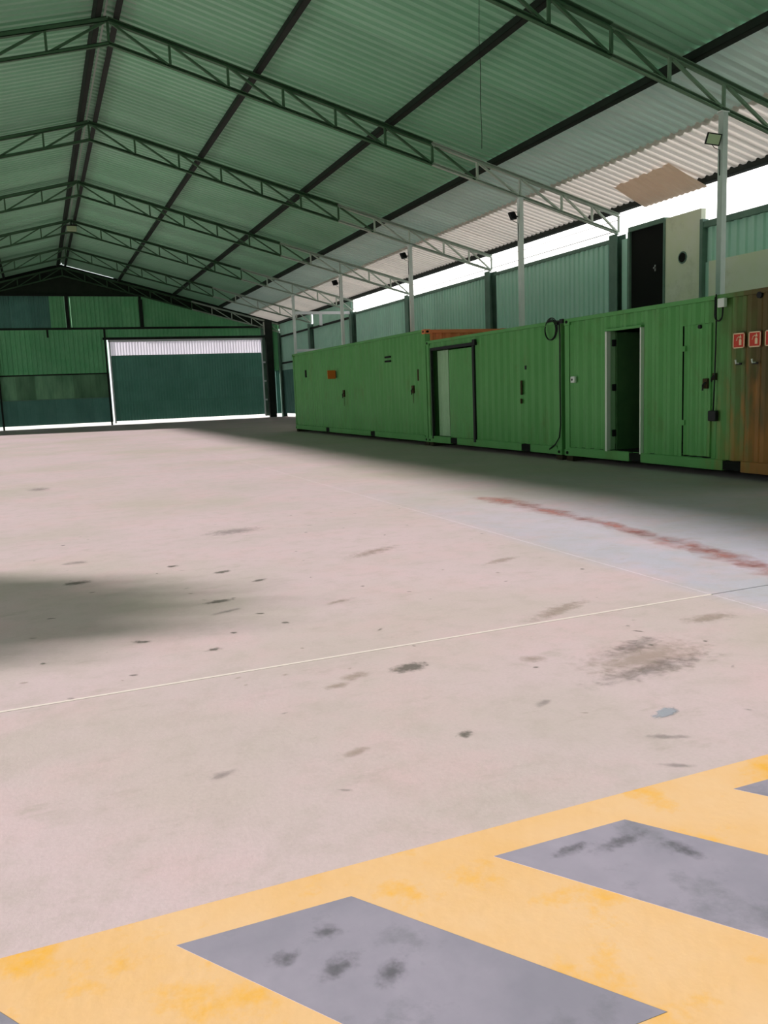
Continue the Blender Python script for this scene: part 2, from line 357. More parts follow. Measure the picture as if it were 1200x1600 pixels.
# ------------------------------------------------------------------ roof
ceiling = empty('ceiling', (0, 0, 0)); prop(ceiling, kind='structure', label='pitched roof of corrugated green sheets on dark purlins')
def corr_sheet(width, length, pitch, depth, name, m, horiz=True):
    """corrugated sheet: profile repeats along +Y, runs length along +X, z is the relief"""
    prof = [(0, 0)]; n = round(width/pitch)
    for k in range(n):
        y = k*pitch
        prof += [(y+pitch*.30, 0), (y+pitch*.42, depth), (y+pitch*.78, depth), (y+pitch*.90, 0)]
    prof.append((width+.02, 0))
    b = MB()
    for y, z in prof: b.v += [(0, y, z), (length, y, z)]
    for k in range(len(prof)-1): b.f.append((2*k, 2*k+1, 2*k+3, 2*k+2))
    me = b.mesh(name, fix=False); me.materials.append(m); return me
LJ = 11.20                                   # joint between the main roof and the paler lean-to roof
def slope_len(x0, x1): return math.hypot(x1-x0, SL*(x1-x0))
SHW = 1.0
me_main = corr_sheet(SHW, slope_len(XR+.02, LJ+.05), .25, .055, 'roof_sheet', MAT['roof'])
LK = 13.0
me_low = corr_sheet(SHW, slope_len(LK, XE+.08), .25, .055, 'roof_sheet', MAT['roof_eave_glow'])
me_lean = corr_sheet(SHW, slope_len(LJ, LK+.15), .25, .055, 'roof_sheet', MAT['roof_pale'])
me_left = corr_sheet(SHW, slope_len(XR+.02, XE+.08), .25, .055, 'roof_sheet', MAT['roof'])
ang = math.atan(SL); zoff = .055+PUR
y = YF
while y < YB+.05:
    j = random.uniform(-.004, .004)
    inst('roof_sheet', me_main, ceiling, (XR+.02, y, ZR+zoff+j), (0, ang, 0))
    inst('roof_sheet', me_lean, ceiling, (LJ, y, zc(LJ)+zoff-.045+j), (0, ang, 0))
    inst('roof_sheet', me_low, ceiling, (LK, y, zc(LK)+zoff-.052+j), (0, ang, 0))
    inst('roof_sheet', me_left, ceiling, (XR-.02, y+SHW, ZR+zoff+j), (0, ang, math.pi))
    y += SHW
# beige patch sheet at the eave
PATCH = ((13.95, 18.1), (13.85, 15.95), (15.0, 15.95), (15.02, 18.2))
b = MB(); n = 24
PA, PB, PC, PD = PATCH
for k in range(n+1):
    t = k/n; wv = .02*(k % 2)
    xt = PA[0]+(PB[0]-PA[0])*t+.03*math.sin(k*1.3); yt = PA[1]+(PB[1]-PA[1])*t
    xb = PD[0]+(PC[0]-PD[0])*t; yb = PD[1]+(PC[1]-PD[1])*t
    b.v += [(xt, yt, zc(xt)+.14-wv), ((xt+xb)/2, (yt+yb)/2, zc((xt+xb)/2)+.06-wv), (xb, yb, zc(xb)+.0-wv)]
for k in range(n):
    for q in (0, 1): b.f.append((3*k+q, 3*k+q+1, 3*k+q+4, 3*k+q+3))
o = b.build('patch_sheet', MAT['patch'], ceiling); o['label'] = 'beige fibre sheet patching the eave'
# ridge cap
MB().poly([(XR-.55, zc(XR+.55)+zoff+.06), (XR, ZR+zoff+.06), (XR+.55, zc(XR+.55)+zoff+.06), (XR+.55, zc(XR+.55)+zoff+.05), (XR, ZR+zoff+.05), (XR-.55, zc(XR+.55)+zoff+.05)], 1, YF, YB).build('ridge_cap', MAT['ridge'], ceiling)
for xp in (XR-.2, XR+.2, 5.22, 8.40, 11.2, 14.98, 2*XR-5.22, 2*XR-8.40, 2*XR-11.2, 2*XR-14.98):
    z = zc(xp)+.05+PUR/2; sg = 1 if xp > XR else -1
    MB().chan((xp, YF, z), (xp, YB, z), .12, PUR, .014, (sg*SL, 0, 1)).build('purlin', MAT['purlin'], ceiling)

# ------------------------------------------------------------------ trusses
NODES = [XR+1.2325*k for k in range(9)]+[13.19, 14.15, 15.02]
DEP = .47
ORD = ['nearest', 'second', 'third', 'fourth', 'fifth', 'sixth', 'farthest']
TLAB = ['nearest roof truss, pale green lattice crossing the top right corner', 'second roof truss from the camera, its apex at the top left',
        'third roof truss from the camera with a flat dark apex', 'fourth roof truss from the camera, third visible at the ridge', 'fifth roof truss from the camera, ending above the white crossbeam',
        'sixth roof truss, in the dark just before the gable', 'farthest roof truss, dark against the back gable']
for k, ty in enumerate(TRUSS_Y):
    ty2 = ty if k < 6 else ty-.12
    t = empty('roof_truss', (XR, ty2, ZR-DEP)); prop(t, TLAB[k], 'truss', 'roof trusses')
    for s in (1, -1):
        X = lambda x: XR+s*(x-XR)
        upv = (s*SL, 0, 1)
        pale = MAT['truss_lit'] if k else MAT['truss_underlit']
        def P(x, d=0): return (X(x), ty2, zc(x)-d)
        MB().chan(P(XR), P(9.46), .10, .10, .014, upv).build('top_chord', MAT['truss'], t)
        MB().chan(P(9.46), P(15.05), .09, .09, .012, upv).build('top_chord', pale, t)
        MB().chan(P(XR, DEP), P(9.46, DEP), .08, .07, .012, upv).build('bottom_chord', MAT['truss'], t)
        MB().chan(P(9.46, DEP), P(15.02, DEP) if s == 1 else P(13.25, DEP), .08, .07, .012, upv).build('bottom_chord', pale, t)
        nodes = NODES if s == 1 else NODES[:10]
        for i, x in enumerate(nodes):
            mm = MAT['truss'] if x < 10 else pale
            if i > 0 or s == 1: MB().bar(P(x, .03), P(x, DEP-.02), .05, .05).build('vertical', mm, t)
            if i < len(nodes)-1: MB().bar(P(x+.06, .04), P(nodes[i+1]-.05, DEP-.02), .055, .045).build('diagonal', mm, t)

# ------------------------------------------------------------------ right wall
wall = empty('wall_right', (XW, 0, 0)); prop(wall, kind='structure', label='right wall of mint corrugated sheets between steel columns')
WT = 5.24
def wall_sheet_mesh(width, height, pitch, depth, m, name='wall_sheet'):
    """vertical sheet: profile along +X, relief toward -Y, from z=0 up"""
    prof = [(0, 0)]; n = max(1, round(width/pitch)); pt = width/n
    for k in range(n):
        y = k*pt; prof += [(y+pt*.30, 0), (y+pt*.42, -depth), (y+pt*.78, -depth), (y+pt*.90, 0)]
    prof.append((width, 0)); b = MB()
    for u, d in prof: b.v += [(u, d, 0), (u, d, height)]
    for k in range(len(prof)-1): b.f.append((2*k, 2*k+1, 2*k+3, 2*k+2))
    me = b.mesh(name, fix=False); me.materials.append(m); return me
_cache = {}
def sheets(parent, a, bnd, z0, z1, m, side, fixed, w=1.0, pitch=.25, depth=.048, base=(0, 0, 0)):
    """row of vertical sheets from a to bnd along X (side='back') or Y (side='right')"""
    n = max(1, round((bnd-a)/w)); ww = (bnd-a)/n
    for k in range(n):
        key = (round(ww, 3), round(z1-z0, 3), m, pitch)
        if key not in _cache: _cache[key] = wall_sheet_mesh(ww, z1-z0, pitch, depth, MAT[m])
        if side == 'back': loc, rot = (a+k*ww, fixed, z0), (0, 0, 0)
        else: loc, rot = (fixed, a+(k+1)*ww, z0), (0, 0, -math.pi/2)
        inst('wall_sheet', _cache[key], parent, Vector(loc)-Vector(base), rot)
YW = TRUSS_Y
for k in range(1, 4):
    sheets(wall, YW[k]+.2, YW[k+1]-.2, 0, WT, 'wall_pale', 'right', XW+.08, base=(XW, 0, 0))
sheets(wall, YW[4]+.2, YW[5]-.2, .0, 6.0, 'wall_pale', 'right', XW+.08, base=(XW, 0, 0))
sheets(wall, YW[5]+.2, YB, 3.0, 6.0, 'wall_pale', 'right', XW+.08, base=(XW, 0, 0))
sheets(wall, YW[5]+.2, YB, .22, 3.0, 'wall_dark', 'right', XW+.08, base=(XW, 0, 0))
for k in range(1, 7):                        # columns of the wall
    yy = YW[k] if k < 6 else YB-.3
    MB().chan((XW-.02, yy, 0), (XW-.02, yy, zc(XW)-DEP-.05), .34, .30, .02, (-1, 0, 0)).build('column', MAT['column'], wall)
for (y0, y1) in ((YW[1]+.2, YW[2]-.2), (YW[2]+.2, YW[3]-.2), (YW[3]+.2, YW[4]-.2)):
    MB().box(XW+.0, XW+.16, y0, y1, WT, WT+.10).build('top_rail', MAT['column'], wall)
    for z in (1.2, 2.6, 4.0): MB().box(XW+.09, XW+.15, y0, y1, z, z+.08).build('girt', MAT['purlin'], wall)
for z in (3.4, 5.1):
    MB().box(XW-.05, XW+.04, YW[4]+.2, YB-.5, z, z+.1).build('girt', MAT['purlin'], wall)
for z, w_ in ((5.52, .022), (5.80, .018)):   # tie rails across the open strip under the eave
    MB().box(XW+.05, XW+.05+w_, YW[1], YW[4], z, z+w_).build('tie_rail', MAT['white_frame'], wall)
# upper room in the nearest bay: doorway, plaster panel with round vent, sheets above a plaster base
MB().box(XW-.03, XW+.12, YW[1]-.42, YW[1]-.2, 0, WT).build('wall_strip', MAT['wall_pale'], wall)
MB().box(XW-.05, XW+.12, 17.36, 18.76, 5.38, 5.50).box(XW-.05, XW+.12, 18.70, 18.78, 0, 5.38).box(XW-.05, XW+.12, 17.34, 17.40, 0, 5.38).build('door_frame', MAT['column'], wall)
MB().box(XW+.02, XW+.08, 17.40, 18.70, 2.9, 5.38).build('door_leaf', MAT['void'], wall)
MB().cyl((XW-.04, 17.75, 4.32), (XW+.03, 17.75, 4.32), .025, 10).box(XW+.0, XW+.02, 17.73, 17.77, 4.24, 4.40).build('door_lock', MAT['grey_metal'], wall)
MB().box(XW-.02, XW+.12, 16.12, 17.34, 0, 5.46).build('plaster_panel', MAT['plaster'], wall)
ring = [(XW-.03, 16.72+.13*math.cos(a*math.pi/12), 4.42+.13*math.sin(a*math.pi/12)) for a in range(24)]
MB().cyl((XW-.04, 16.72, 4.42), (XW-.015, 16.72, 4.42), .125, 28).build('vent_hole', MAT['void'], wall)
MB().tube(ring, .018, 8, True).build('vent_ring', MAT['column'], wall, smooth=True)
MB().box(XW-.06, XW+.12, 16.03, 16.12, 0, 5.2).build('corner_trim', MAT['column'], wall)
MB().box(XW-.01, XW+.12, 10.0, 15.86, 0, 4.20).build('plaster_base', MAT['plaster'], wall)
sheets(wall, 10.0, 16.03, 4.20, 5.0, 'wall_pale', 'right', XW+.10, base=(XW, 0, 0), w=1.0)
MB().box(XW+.05, XW+.13, 15.86, 16.03, 0, 4.2).build('wall_strip', MAT['wall_pale'], wall)
MB().box(XW-.03, XW+.16, 10.0, 16.1, 5.0, 5.14).build('top_rail', MAT['column'], wall)

# neighbour's white roof outside the gap, added and pitched to bounce sun under the eave
prop(MB().poly([(15.4, 5.12), (24, 7.9), (24, 7.8), (15.4, 5.02)], 1, 2, 54).build('roof_exterior_bounce', MAT['ext_roof']), kind='structure', label='white neighbouring roof outside the right wall, added to bounce sun under the eave')
prop(MB().box(24, 24.3, -10, 70, 0, 9.5).build('wall_exterior_bounce', MAT['ext_roof']), kind='structure', label='white wall beyond the open strip, added to bounce sun under the eave')  # added as a sun reflector for the eave underside

# left wall: low, open above; unseen slats added to shade a floor patch
wl = empty('wall_left', (XL, 0, 0)); prop(wl, kind='structure', label='low left wall with a wide open strip under the eave')
MB().box(XL-.1, XL+.05, YF, YB, 0, 2.7).build('low_wall', MAT['plaster'], wl)
for k in range(30):
    yy = 8.5+k*.133; hh = 2.7+1.6*math.sin(math.pi*(k+.7)/30.4)**.6+random.uniform(-.15, .1)
    MB().box(XL-.06, XL-.02, yy, yy+.10, 2.7, hh).build('shade_slat', MAT['plaster'], wl)
MB().box(XL-.1, XL+.05, 48.6, YB, 2.7, zc(XL)+.1).build('shade_wall', MAT['plaster'], wl)  # unseen full-height end, added to dim the far roof
wf = empty('wall_front', (0, YF, 0)); prop(wf, kind='structure', label='front gable wall behind the viewer')
MB().poly([(XL, 0), (XW, 0), (XW, zc(XW)), (XR, ZR), (XL, zc(XL))], 1, YF-.1, YF).build('gable_wall', MAT['wall'], wf)

# ------------------------------------------------------------------ back wall
bw = empty('wall_back', (0, YB, 0)); prop(bw, kind='structure', label='back gable wall of green corrugated sheets in rows')
B0 = (0, YB, 0)
G0, G1, GT = 4.30, 13.80, 5.08               # gate
R1, R2 = 5.80, 7.74
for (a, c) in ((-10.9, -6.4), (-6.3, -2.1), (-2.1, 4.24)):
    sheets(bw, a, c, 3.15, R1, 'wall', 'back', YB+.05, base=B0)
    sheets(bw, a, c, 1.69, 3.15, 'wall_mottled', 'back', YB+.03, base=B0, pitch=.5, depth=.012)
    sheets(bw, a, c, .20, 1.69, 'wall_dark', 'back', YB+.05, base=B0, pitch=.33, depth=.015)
sheets(bw, G0-.16, 6.45, GT+.05, R1, 'wall', 'back', YB+.05, base=B0)
sheets(bw, 6.45, 14.3, GT+.05, R1, 'wall', 'back', YB+.05, base=B0)
sheets(bw, 14.0, XW, 3.0, 6.0, 'wall', 'back', YB+.05, base=B0)
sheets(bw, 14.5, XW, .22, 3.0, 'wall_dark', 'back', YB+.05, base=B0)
for (a, c, mm) in ((-10.9, -6.4, 'wall_dark'), (-6.3, -2.1, 'wall_dark'), (-2.0, 1.2, 'wall_dark'), (1.2, 2.08, 'wall'), (2.24, 6.3, 'wall')):
    sheets(bw, a, c, R1, R2, mm, 'back', YB+.05, base=B0)
# upper row right of the second stud: sheet tops step down with the roof
x = 6.45
while x < 13.4:
    b = MB(); pt = .2; pr = []
    for k in range(5): pr += [(x+k*pt, 0), (x+k*pt+.06, 0), (x+k*pt+.084, -.035), (x+k*pt+.156, -.035), (x+k*pt+.18, 0)]
    pr.append((x+1, 0))
    for u, d in pr: b.v += [(u, YB+.05+d, R1), (u, YB+.05+d, max(R1+.02, min(R2, zc(u)-.42)))]
    for k in range(len(pr)-1): b.f.append((2*k, 2*k+1, 2*k+3, 2*k+2))
    b.build('wall_sheet', MAT['wall'], bw); x += 1
# gable sheets, their lack of light put into a near-black colour
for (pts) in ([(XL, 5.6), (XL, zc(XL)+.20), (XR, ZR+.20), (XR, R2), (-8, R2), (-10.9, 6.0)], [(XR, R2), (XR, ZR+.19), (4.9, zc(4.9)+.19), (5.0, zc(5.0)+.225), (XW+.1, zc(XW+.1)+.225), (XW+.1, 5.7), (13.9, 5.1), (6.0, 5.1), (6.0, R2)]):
    MB().poly(pts, 1, YB+.10, YB+.13).build('gable_panel', MAT['gable_shade'], bw)
# rails and studs
for z, x0, x1 in ((R1, -10.9, 14.2), (R2, -10.9, 6.6)):
    MB().box(x0, x1, YB-.10, YB+.0, z-.06, z+.06).build('girt', MAT['purlin'], bw)
MB().box(-10.9, 4.2, YB-.05, YB, 3.09, 3.17).build('girt', MAT['purlin'], bw)
MB().box(-10.9, 4.2, YB-.05, YB, 1.66, 1.71).build('girt', MAT['column'], bw)
for x in (-2.05, 2.16, 6.38, -6.35):
    MB().box(x-.10, x+.10, YB-.16, YB-.0, R1, R2 if x < 6 else 7.5).build('stud', MAT['purlin'], bw)
for x in (-1.9, 4.14):
    MB().box(x-.05, x+.05, YB-.12, YB, 0, R1).build('stud', MAT['purlin'], bw)
MB().box(.9, 1.0, YB-.08, YB, 5.3, R1).build('stud', MAT['purlin'], bw)
MB().box(G1-.02, 14.06, YB-.05, YB, .1, 6).build('wall_strip', MAT['column'], bw)
MB().box(14.02, 14.45, YB-.35, YB-.05, 0, 6.2).build('column', MAT['purlin'], bw)
MB().box(13.95, 14.25, YB-.12, YB+.02, 5.3, 6.1).build('wall_strip', MAT['jamb'], bw)

# big gate
gate = empty('door_1', ((G0+G1)/2, YB, 0)); prop(gate, kind='structure', label='wide corrugated sliding gate with pale translucent top band in a white frame')
gb = ((G0+G1)/2, YB, 0)
n_ = 9; ww = (G1-G0-.3)/n_
for r0, r1, m_ in ((.22, 1.35, 'gate'), (1.38, 2.65, 'gate'), (2.68, 4.13, 'gate'), (4.15, 5.0, 'gate_band')):
    sheets(gate, G0+.09, G1-.09, r0, r1, m_, 'back', YB-.10, base=gb, w=1.05, pitch=.18, depth=.03)
for x in (G0+.03, G1-.11): MB().box(x, x+.08, YB-.2, YB-.06, .10, GT).build('gate_post', MAT['white_frame'], gate)
MB().box(G0, G1, YB-.2, YB-.06, GT-.1, GT+.02).build('gate_head', MAT['white_frame'], gate)
MB().box(G0-.3, G1+.3, YB-.24, YB-.04, GT+.03, GT+.17).build('gate_track', MAT['purlin'], gate)
for z in (1.365, 2.665, 4.14): MB().box(G0+.12, G1-.12, YB-.15, YB-.135, z-.03, z+.03).build('gate_rail', MAT['gate'], gate)
for z in (1.1, 2.3, 3.5): MB().box(G1-.02, G1+.12, YB-.2, YB-.05, z, z+.1).build('gate_hinge', MAT['white_frame'], gate)

# ------------------------------------------------------------------ posts and floodlights
PLAB = ['nearest pale steel post, rising behind the rust-stained container', 'second pale steel post from the right, above the middle container',
        'third pale steel post, above the right end of the long container', 'fourth pale steel post, rising behind the middle of the long container',
        'farthest pale steel post, carrying a white crossbeam frame']
posts = []
for k in range(5):
    yy = TRUSS_Y[k]; p = empty('steel_post', (XP, yy, 0)); prop(p, PLAB[k], 'post', 'steel posts behind the containers')
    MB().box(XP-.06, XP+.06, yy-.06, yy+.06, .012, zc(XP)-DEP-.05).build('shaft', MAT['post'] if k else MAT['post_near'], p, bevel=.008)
    MB().box(XP-.075, XP+.14, yy-.14, yy+.14, 0, .012).build('base_plate', MAT['post'], p)
    MB().box(XP-.10, XP+.10, yy-.05, yy+.05, zc(XP)-DEP-.05, zc(XP)-DEP-.03).build('cap_plate', MAT['post'], p)
    if k == 4:
        MB().box(XP+.06, XW-.18, yy-.05, yy+.05, 5.28, 5.42).build('crossbeam', MAT['white_frame'], p)
        MB().box(XP+.06, XP+1.6, yy-.05, yy+.05, 3.50, 3.62).build('crossbeam', MAT['white_frame'], p)
        MB().box(13.22, 13.36, yy-.04, yy+.04, 4.75, 5.28).build('hanger', MAT['white_frame'], p)
    posts.append(p)
FL = ['floodlight on the nearest steel post, tilted, glass facing the camera', 'small black floodlight on the second steel post from the right',
      'small floodlight on the third steel post', 'small floodlight on the fourth steel post']
for k in range(4):
    yy = TRUSS_Y[k]; z = (5.72, 5.76, 5.86, 5.88)[k]
    c = Vector((XP-.27, yy-.05, z)); fl = empty('floodlight', c); prop(fl, FL[k], 'floodlight', 'floodlights on the posts')
    h = MB(); h.box(-.13, .13, -.025, .03, -.10, .10); ho = h.build('housing', MAT['black'], None, bevel=.006)
    gl = MB().box(-.108, .108, -.031, -.024, -.08, .08).build('glass', MAT['lens'], None)
    fin = MB()
    for q in range(7): fin.box(-.11+q*.036, -.105+q*.036, .03, .055, -.08, .08)
    fo = fin.build('cooling_fins', MAT['black'], None)
    for q in (ho, gl, fo):
        q.parent = fl; q.location = (0, 0, 0)
        q.rotation_euler = (math.radians(18), math.radians(12), math.radians(-28 if k == 0 else (-150, -150, -155)[k-1]))
    MB().tube([c+Vector((.04, .05, -.01)), (XP-.12, yy-.02, z-.0), (XP-.075, yy, z)], .014, 8).build('bracket', MAT['black'], fl)
    MB().tube([c+Vector((.0, .06, -.05)), c+Vector((.1, .08, -.12)), (XP-.075, yy, z-.16), (XP-.07, yy, z-.6)], .007, 6).build('lead', MAT['black'], fl)
# lamp at the ridge
rl = empty('ridge_lamp', (XR+.03, TRUSS_Y[4]-.1, 8.98-.12)); prop(rl, 'small pale box lamp hanging under the dark ridge', 'lamp')
c = wloc(rl)
MB().box(c.x-.2, c.x+.2, c.y-.08, c.y+.08, c.z-.02, c.z+.2).build('housing', MAT['lens'], rl, bevel=.02)
MB().box(c.x-.22, c.x+.22, c.y-.1, c.y+.1, c.z+.2, c.z+.24).build('hood', MAT['black'], rl)
MB().cyl((c.x, c.y, c.z+.24), (c.x, c.y, c.z+.4), .015, 8).build('stem', MAT['black'], rl)
# hanging wire
prop(MB().tube([(7.44+.008*math.sin(k*1.3), 13.2, 5.52+k*(zc(7.44)+.2-5.52)/12) for k in range(13)], .005, 6).build('hanging_wire', MAT['black']), 'thin dark wire hanging straight down from the roof', 'wire')

# ------------------------------------------------------------------ containers
XC, Z0, CW = 9.40, .10, 2.44
def profile(y0, y1, pitch=.278, depth=.040):
    """front side profile from y0 to y1, offsets in +X (0 = outermost)"""
    pts = [(y0, 0)]; n = max(1, round((y1-y0)/pitch)); p = (y1-y0)/n
    for k in range(n):
        y = y0+k*p; pts += [(y+p*.26, 0), (y+p*.50, depth), (y+p*.76, depth)]; pts.append((y+p, 0))
    return pts
def cut(pts, ys):
    out = []
    for (a, da), (b, db) in zip(pts, pts[1:]):
        out.append((a, da))
        for q in sorted(ys):
            if a < q < b: out.append((q, da+(db-da)*(q-a)/(b-a)))
    out.append(pts[-1]); return out
def side_panel(mb, x, y0, y1, z0, z1, openings=(), sign=1):
    ys = [q for o in openings for q in o[:2]]; pts = cut(profile(y0, y1), ys)
    for (a, da), (b, db) in zip(pts, pts[1:]):
        spans = [(z0, z1)]; mid = (a+b)/2
        for (oy0, oy1, oz0, oz1) in openings:
            if oy0 < mid < oy1: spans = [(z0, oz0), (oz1, z1)]
        for (s0, s1) in spans:
            if s1-s0 > .01: mb.quad((x+sign*da, a, s0), (x+sign*db, b, s0), (x+sign*db, b, s1), (x+sign*da, a, s1))
    return pts
def container(label, y0, length, height, m, openings, pockets, end_m=None):
    y1 = y0+length; x0, x1 = XC, XC+CW; z0, z1 = Z0, Z0+height
    c = empty('shipping_container', ((x0+x1)/2, (y0+y1)/2, 0)); prop(c, label, 'container', 'shipping containers in a row')
    mm = MAT[m]; em = MAT[end_m or m]; P = .16
    b = MB(); side_panel(b, x0+.025, y0+P, y1-P, z0+.16, z1-.06, openings); b.build('front_panel', mm, c)
    b = MB(); side_panel(b, x1-.025, y0+P, y1-P, z0+.16, z1-.06, (), -1); b.build('rear_panel', mm, c)
    for yy, sg in ((y0, 1), (y1, -1)):
        b = MB(); pr = profile(x0+P, x1-P, .25, .045)
        for (a, da), (q, dq) in zip(pr, pr[1:]): b.quad((a, yy+sg*(.02+da), z0+.16), (q, yy+sg*(.02+dq), z0+.16), (q, yy+sg*(.02+dq), z1-.10), (a, yy+sg*(.02+da), z1-.10))
        b.build('end_panel', em, c)
        MB().box(x0+.16, x1-.16, min(yy, yy+sg*.1), max(yy, yy+sg*.1), z1-.10, z1-.01).build('end_header', em, c)
    # roof: shallow corrugation across
    b = MB(); pts = profile(y0+.06, y1-.06, .21, .02)
    for (a, da), (q, dq) in zip(pts, pts[1:]): b.quad((x0+.03, a, z1-.012-da), (x1-.03, a, z1-.012-da), (x1-.03, q, z1-.012-dq), (x0+.03, q, z1-.012-dq))
    b.build('roof_panel', em, c)
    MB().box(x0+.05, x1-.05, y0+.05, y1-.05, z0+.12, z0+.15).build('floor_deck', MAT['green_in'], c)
    for xx in (x0, x1-.16):
        for yy in (y0, y1-P): MB().box(xx+.01, xx+.15, yy+.01, yy+P-.01, z0+.11, z1-.11).build('corner_post', em if (end_m and xx > x0) else mm, c)
    hole = MB()
    for xx in (x0, x1-.162):
        for yy in (y0, y1-.178):
            for zz in (z0, z1-.118):
                k = MB().box(xx-.004, xx+.162, yy, yy+.178, zz, zz+.118).build('corner_casting', em if (end_m and zz > 1 and yy == y0) else mm, c, bevel=.006)
                if xx == x0: MB().poly([(yy+.089+.042*math.cos(q*math.pi/8), zz+.059+.030*math.sin(q*math.pi/8)) for q in range(16)], 0, xx-.0065, xx-.002).build('casting_slot', MAT['void'], k)
                if zz > 1 and yy == y0 and end_m: MB().poly([(xx+.08+.042*math.cos(q*math.pi/8), zz+.059+.030*math.sin(q*math.pi/8)) for q in range(16)], 1, yy-.003, yy+.002).build('casting_slot', MAT['void'], k)
    for xx in (x0, x1-.06): MB().box(xx, xx+.06, y0+P, y1-P, z1-.065, z1).build('top_rail', mm, c)
    # bottom rail pieces between the pockets
    cutp = [y0+P]+[q for p in sorted(pockets) for q in p]+[y1-P]
    for a, q in zip(cutp[::2], cutp[1::2]):
        MB().box(x0-.005, x0+.07, a, q, z0+.005, z0+.165).build('bottom_rail', mm, c, bevel=.005)
    for p in pockets: MB().box(x0+.0, x0+.9, p[0]+.002, p[1]-.002, z0+.02, z0+.15).build('forklift_pocket', MAT['void'], c)
    MB().box(x1-.07, x1, y0+P, y1-P, z0+.005, z0+.165).build('bottom_rail', mm, c)
    for yy in (y0+.02, y1-.22):
        MB().box(x0+.03, x1-.03, yy, yy+.2, 0, z0).build('support_sleeper', MAT['wood'], c)
    return c
def leaf(parent, y0, y1, z0, z1, x, m, name='door_leaf', t=.04):
    b = MB(); pts = profile(y0, y1, .22, .025)
    for (a, da), (q, dq) in zip(pts, pts[1:]): b.quad((x+da, a, z0), (x+dq, q, z0), (x+dq, q, z1), (x+da, a, z1))
    b.quad((x+t, y0, z0), (x+t, y1, z0), (x+t, y1, z1), (x+t, y0, z1))
    b.quad((x, y0, z0), (x+t, y0, z0), (x+t, y0, z1), (x, y0, z1)); b.quad((x, y1, z0), (x+t, y1, z0), (x+t, y1, z1), (x, y1, z1))
    return b.build(name, MAT[m], parent)

Y2 = 13.77; Y1 = Y2+6.06+.03; Y3 = Y2-.10-6.06
# long container
c1 = container('long tall green container at the far end, orange end wall showing above its neighbour', Y1, 12.19, 2.90, 'green', (), ((23.6, 23.95), (27.9, 28.25)), 'orange')
def vent(parent, y, z, w=.12, h=.05, n=2, dz=.11):
    for k in range(n): MB().box(XC+.0, XC+.03, y-w/2, y+w/2, z-h/2-k*dz, z+h/2-k*dz).build('vent_slot', MAT['void'], parent)
vent(c1, 22.42, 2.42, .42, .05, 2, .12); vent(c1, 30.42, 2.2, .12, .26, 1)
def lockset(parent, y, z, s=1.0, run=True):
    k = MB().box(XC-.01, XC+.03, y-.06*s, y+.06*s, z-.09*s, z+.10*s).build('lock_box', MAT['rustdark'], parent, bevel=.006)
    MB().tube([(XC-.03, y-.05*s, z+.02), (XC-.05, y, z-.02), (XC-.03, y+.02, z-.12*s)], .014, 6).build('lock_handle', MAT['black'], k)
    if run: MB().poly([(y-.0, z-.1), (y+.035, z-.1), (y+.03, z-.30*s), (y+.01, z-.34*s)], 0, XC+.018, XC+.024).build('rust_run', MAT['rustdark'], k)
lockset(c1, 26.26, 1.42, 1.2); lockset(c1, 20.72, 1.47, 1.1)
MB().box(XC+.01, XC+.024, 20.35, 20.42, 1.7, 2.0).build('rust_run', MAT['rustdark'], c1)
# middle container
D2a, D2b = 17.30, 19.52
c2 = container('middle green container with a half open sliding door at its left end', Y2, 6.06, 2.59, 'green', ((D2a, D2b, .27, 2.44),), ((14.9, 15.25), (18.2, 18.55)))
MB().box(XC-.02, XC+.05, D2a-.07, D2a+.02, .20, 2.50).box(XC-.02, XC+.05, D2b-.02, D2b+.03, .20, 2.47).box(XC-.02, XC+.05, D2a-.12, D2b+.03, 2.43, 2.50).build('door_frame', MAT['black'], c2)
sd = leaf(c2, D2a+.06, 18.64, .27, 2.40, XC+.05, 'green', 'sliding_door')
leaf(c2, 18.86, 19.46, .27, 2.42, XC+.15, 'lining', 'lining_panel')
MB().box(XC+.9, XC+.94, D2a-.2, D2b+.2, .26, 2.6).build('interior_shade_panel', MAT['void'], c2)  # black sheet, interior shade put into its colour
MB().box(XC-.03, XC+.02, D2a-.14, D2a-.02, 2.44, 2.56).build('frame_bracket', MAT['black'], c2)
MB().box(XC+.005, XC+.03, 15.22, 15.27, 1.28, 1.58).box(XC+.005, XC+.03, 15.24, 15.28, 1.1, 1.2).build('rust_run', MAT['rustdark'], c2)
MB().box(XC+.01, XC+.03, 15.05, 15.10, 1.80, 1.88).build('bolt_plate', MAT['black'], c2)
# nearest container
D3a, D3b = 11.46, 12.36; D4a, D4b = 9.90, 10.50
c3 = container('nearest green container with an open doorway and a rust stained end', Y3, 6.06, 2.59, 'green_rust', ((D3a, D3b, .27, 2.36), (D4a, D4b, .27, 2.30)), ((11.45, 11.75), (9.25, 9.6)))
MB().box(XC-.02, XC+.06, D3b-.02, D3b+.03, .25, 2.37).build('door_jamb', MAT['jamb'], c3)
MB().box(XC-.02, XC+.06, D3a-.03, D3a+.0, .25, 2.37).build('door_jamb', MAT['jamb'], c3)
MB().box(XC-.02, XC+.06, D3a-.03, D3b+.03, 2.36, 2.40).build('door_head', MAT['green'], c3)
rv = MB().box(XC+.02, XC+.18, D3b+.0, D3b+.03, .26, 2.36).build('door_reveal', MAT['lining'], c3)
for z in (2.16, 1.38, .57): MB().box(XC+.10, XC+.18, D3b-.035, D3b+.002, z-.06, z+.06).build('hinge', MAT['black'], rv, bevel=.008)
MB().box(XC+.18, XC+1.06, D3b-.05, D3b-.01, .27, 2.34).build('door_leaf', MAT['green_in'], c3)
MB().box(XC+1.9, XC+1.94, 11.0, 13.4, .26, 2.6).build('interior_shade_panel', MAT['void'], c3)  # black sheet standing in for the unlit interior
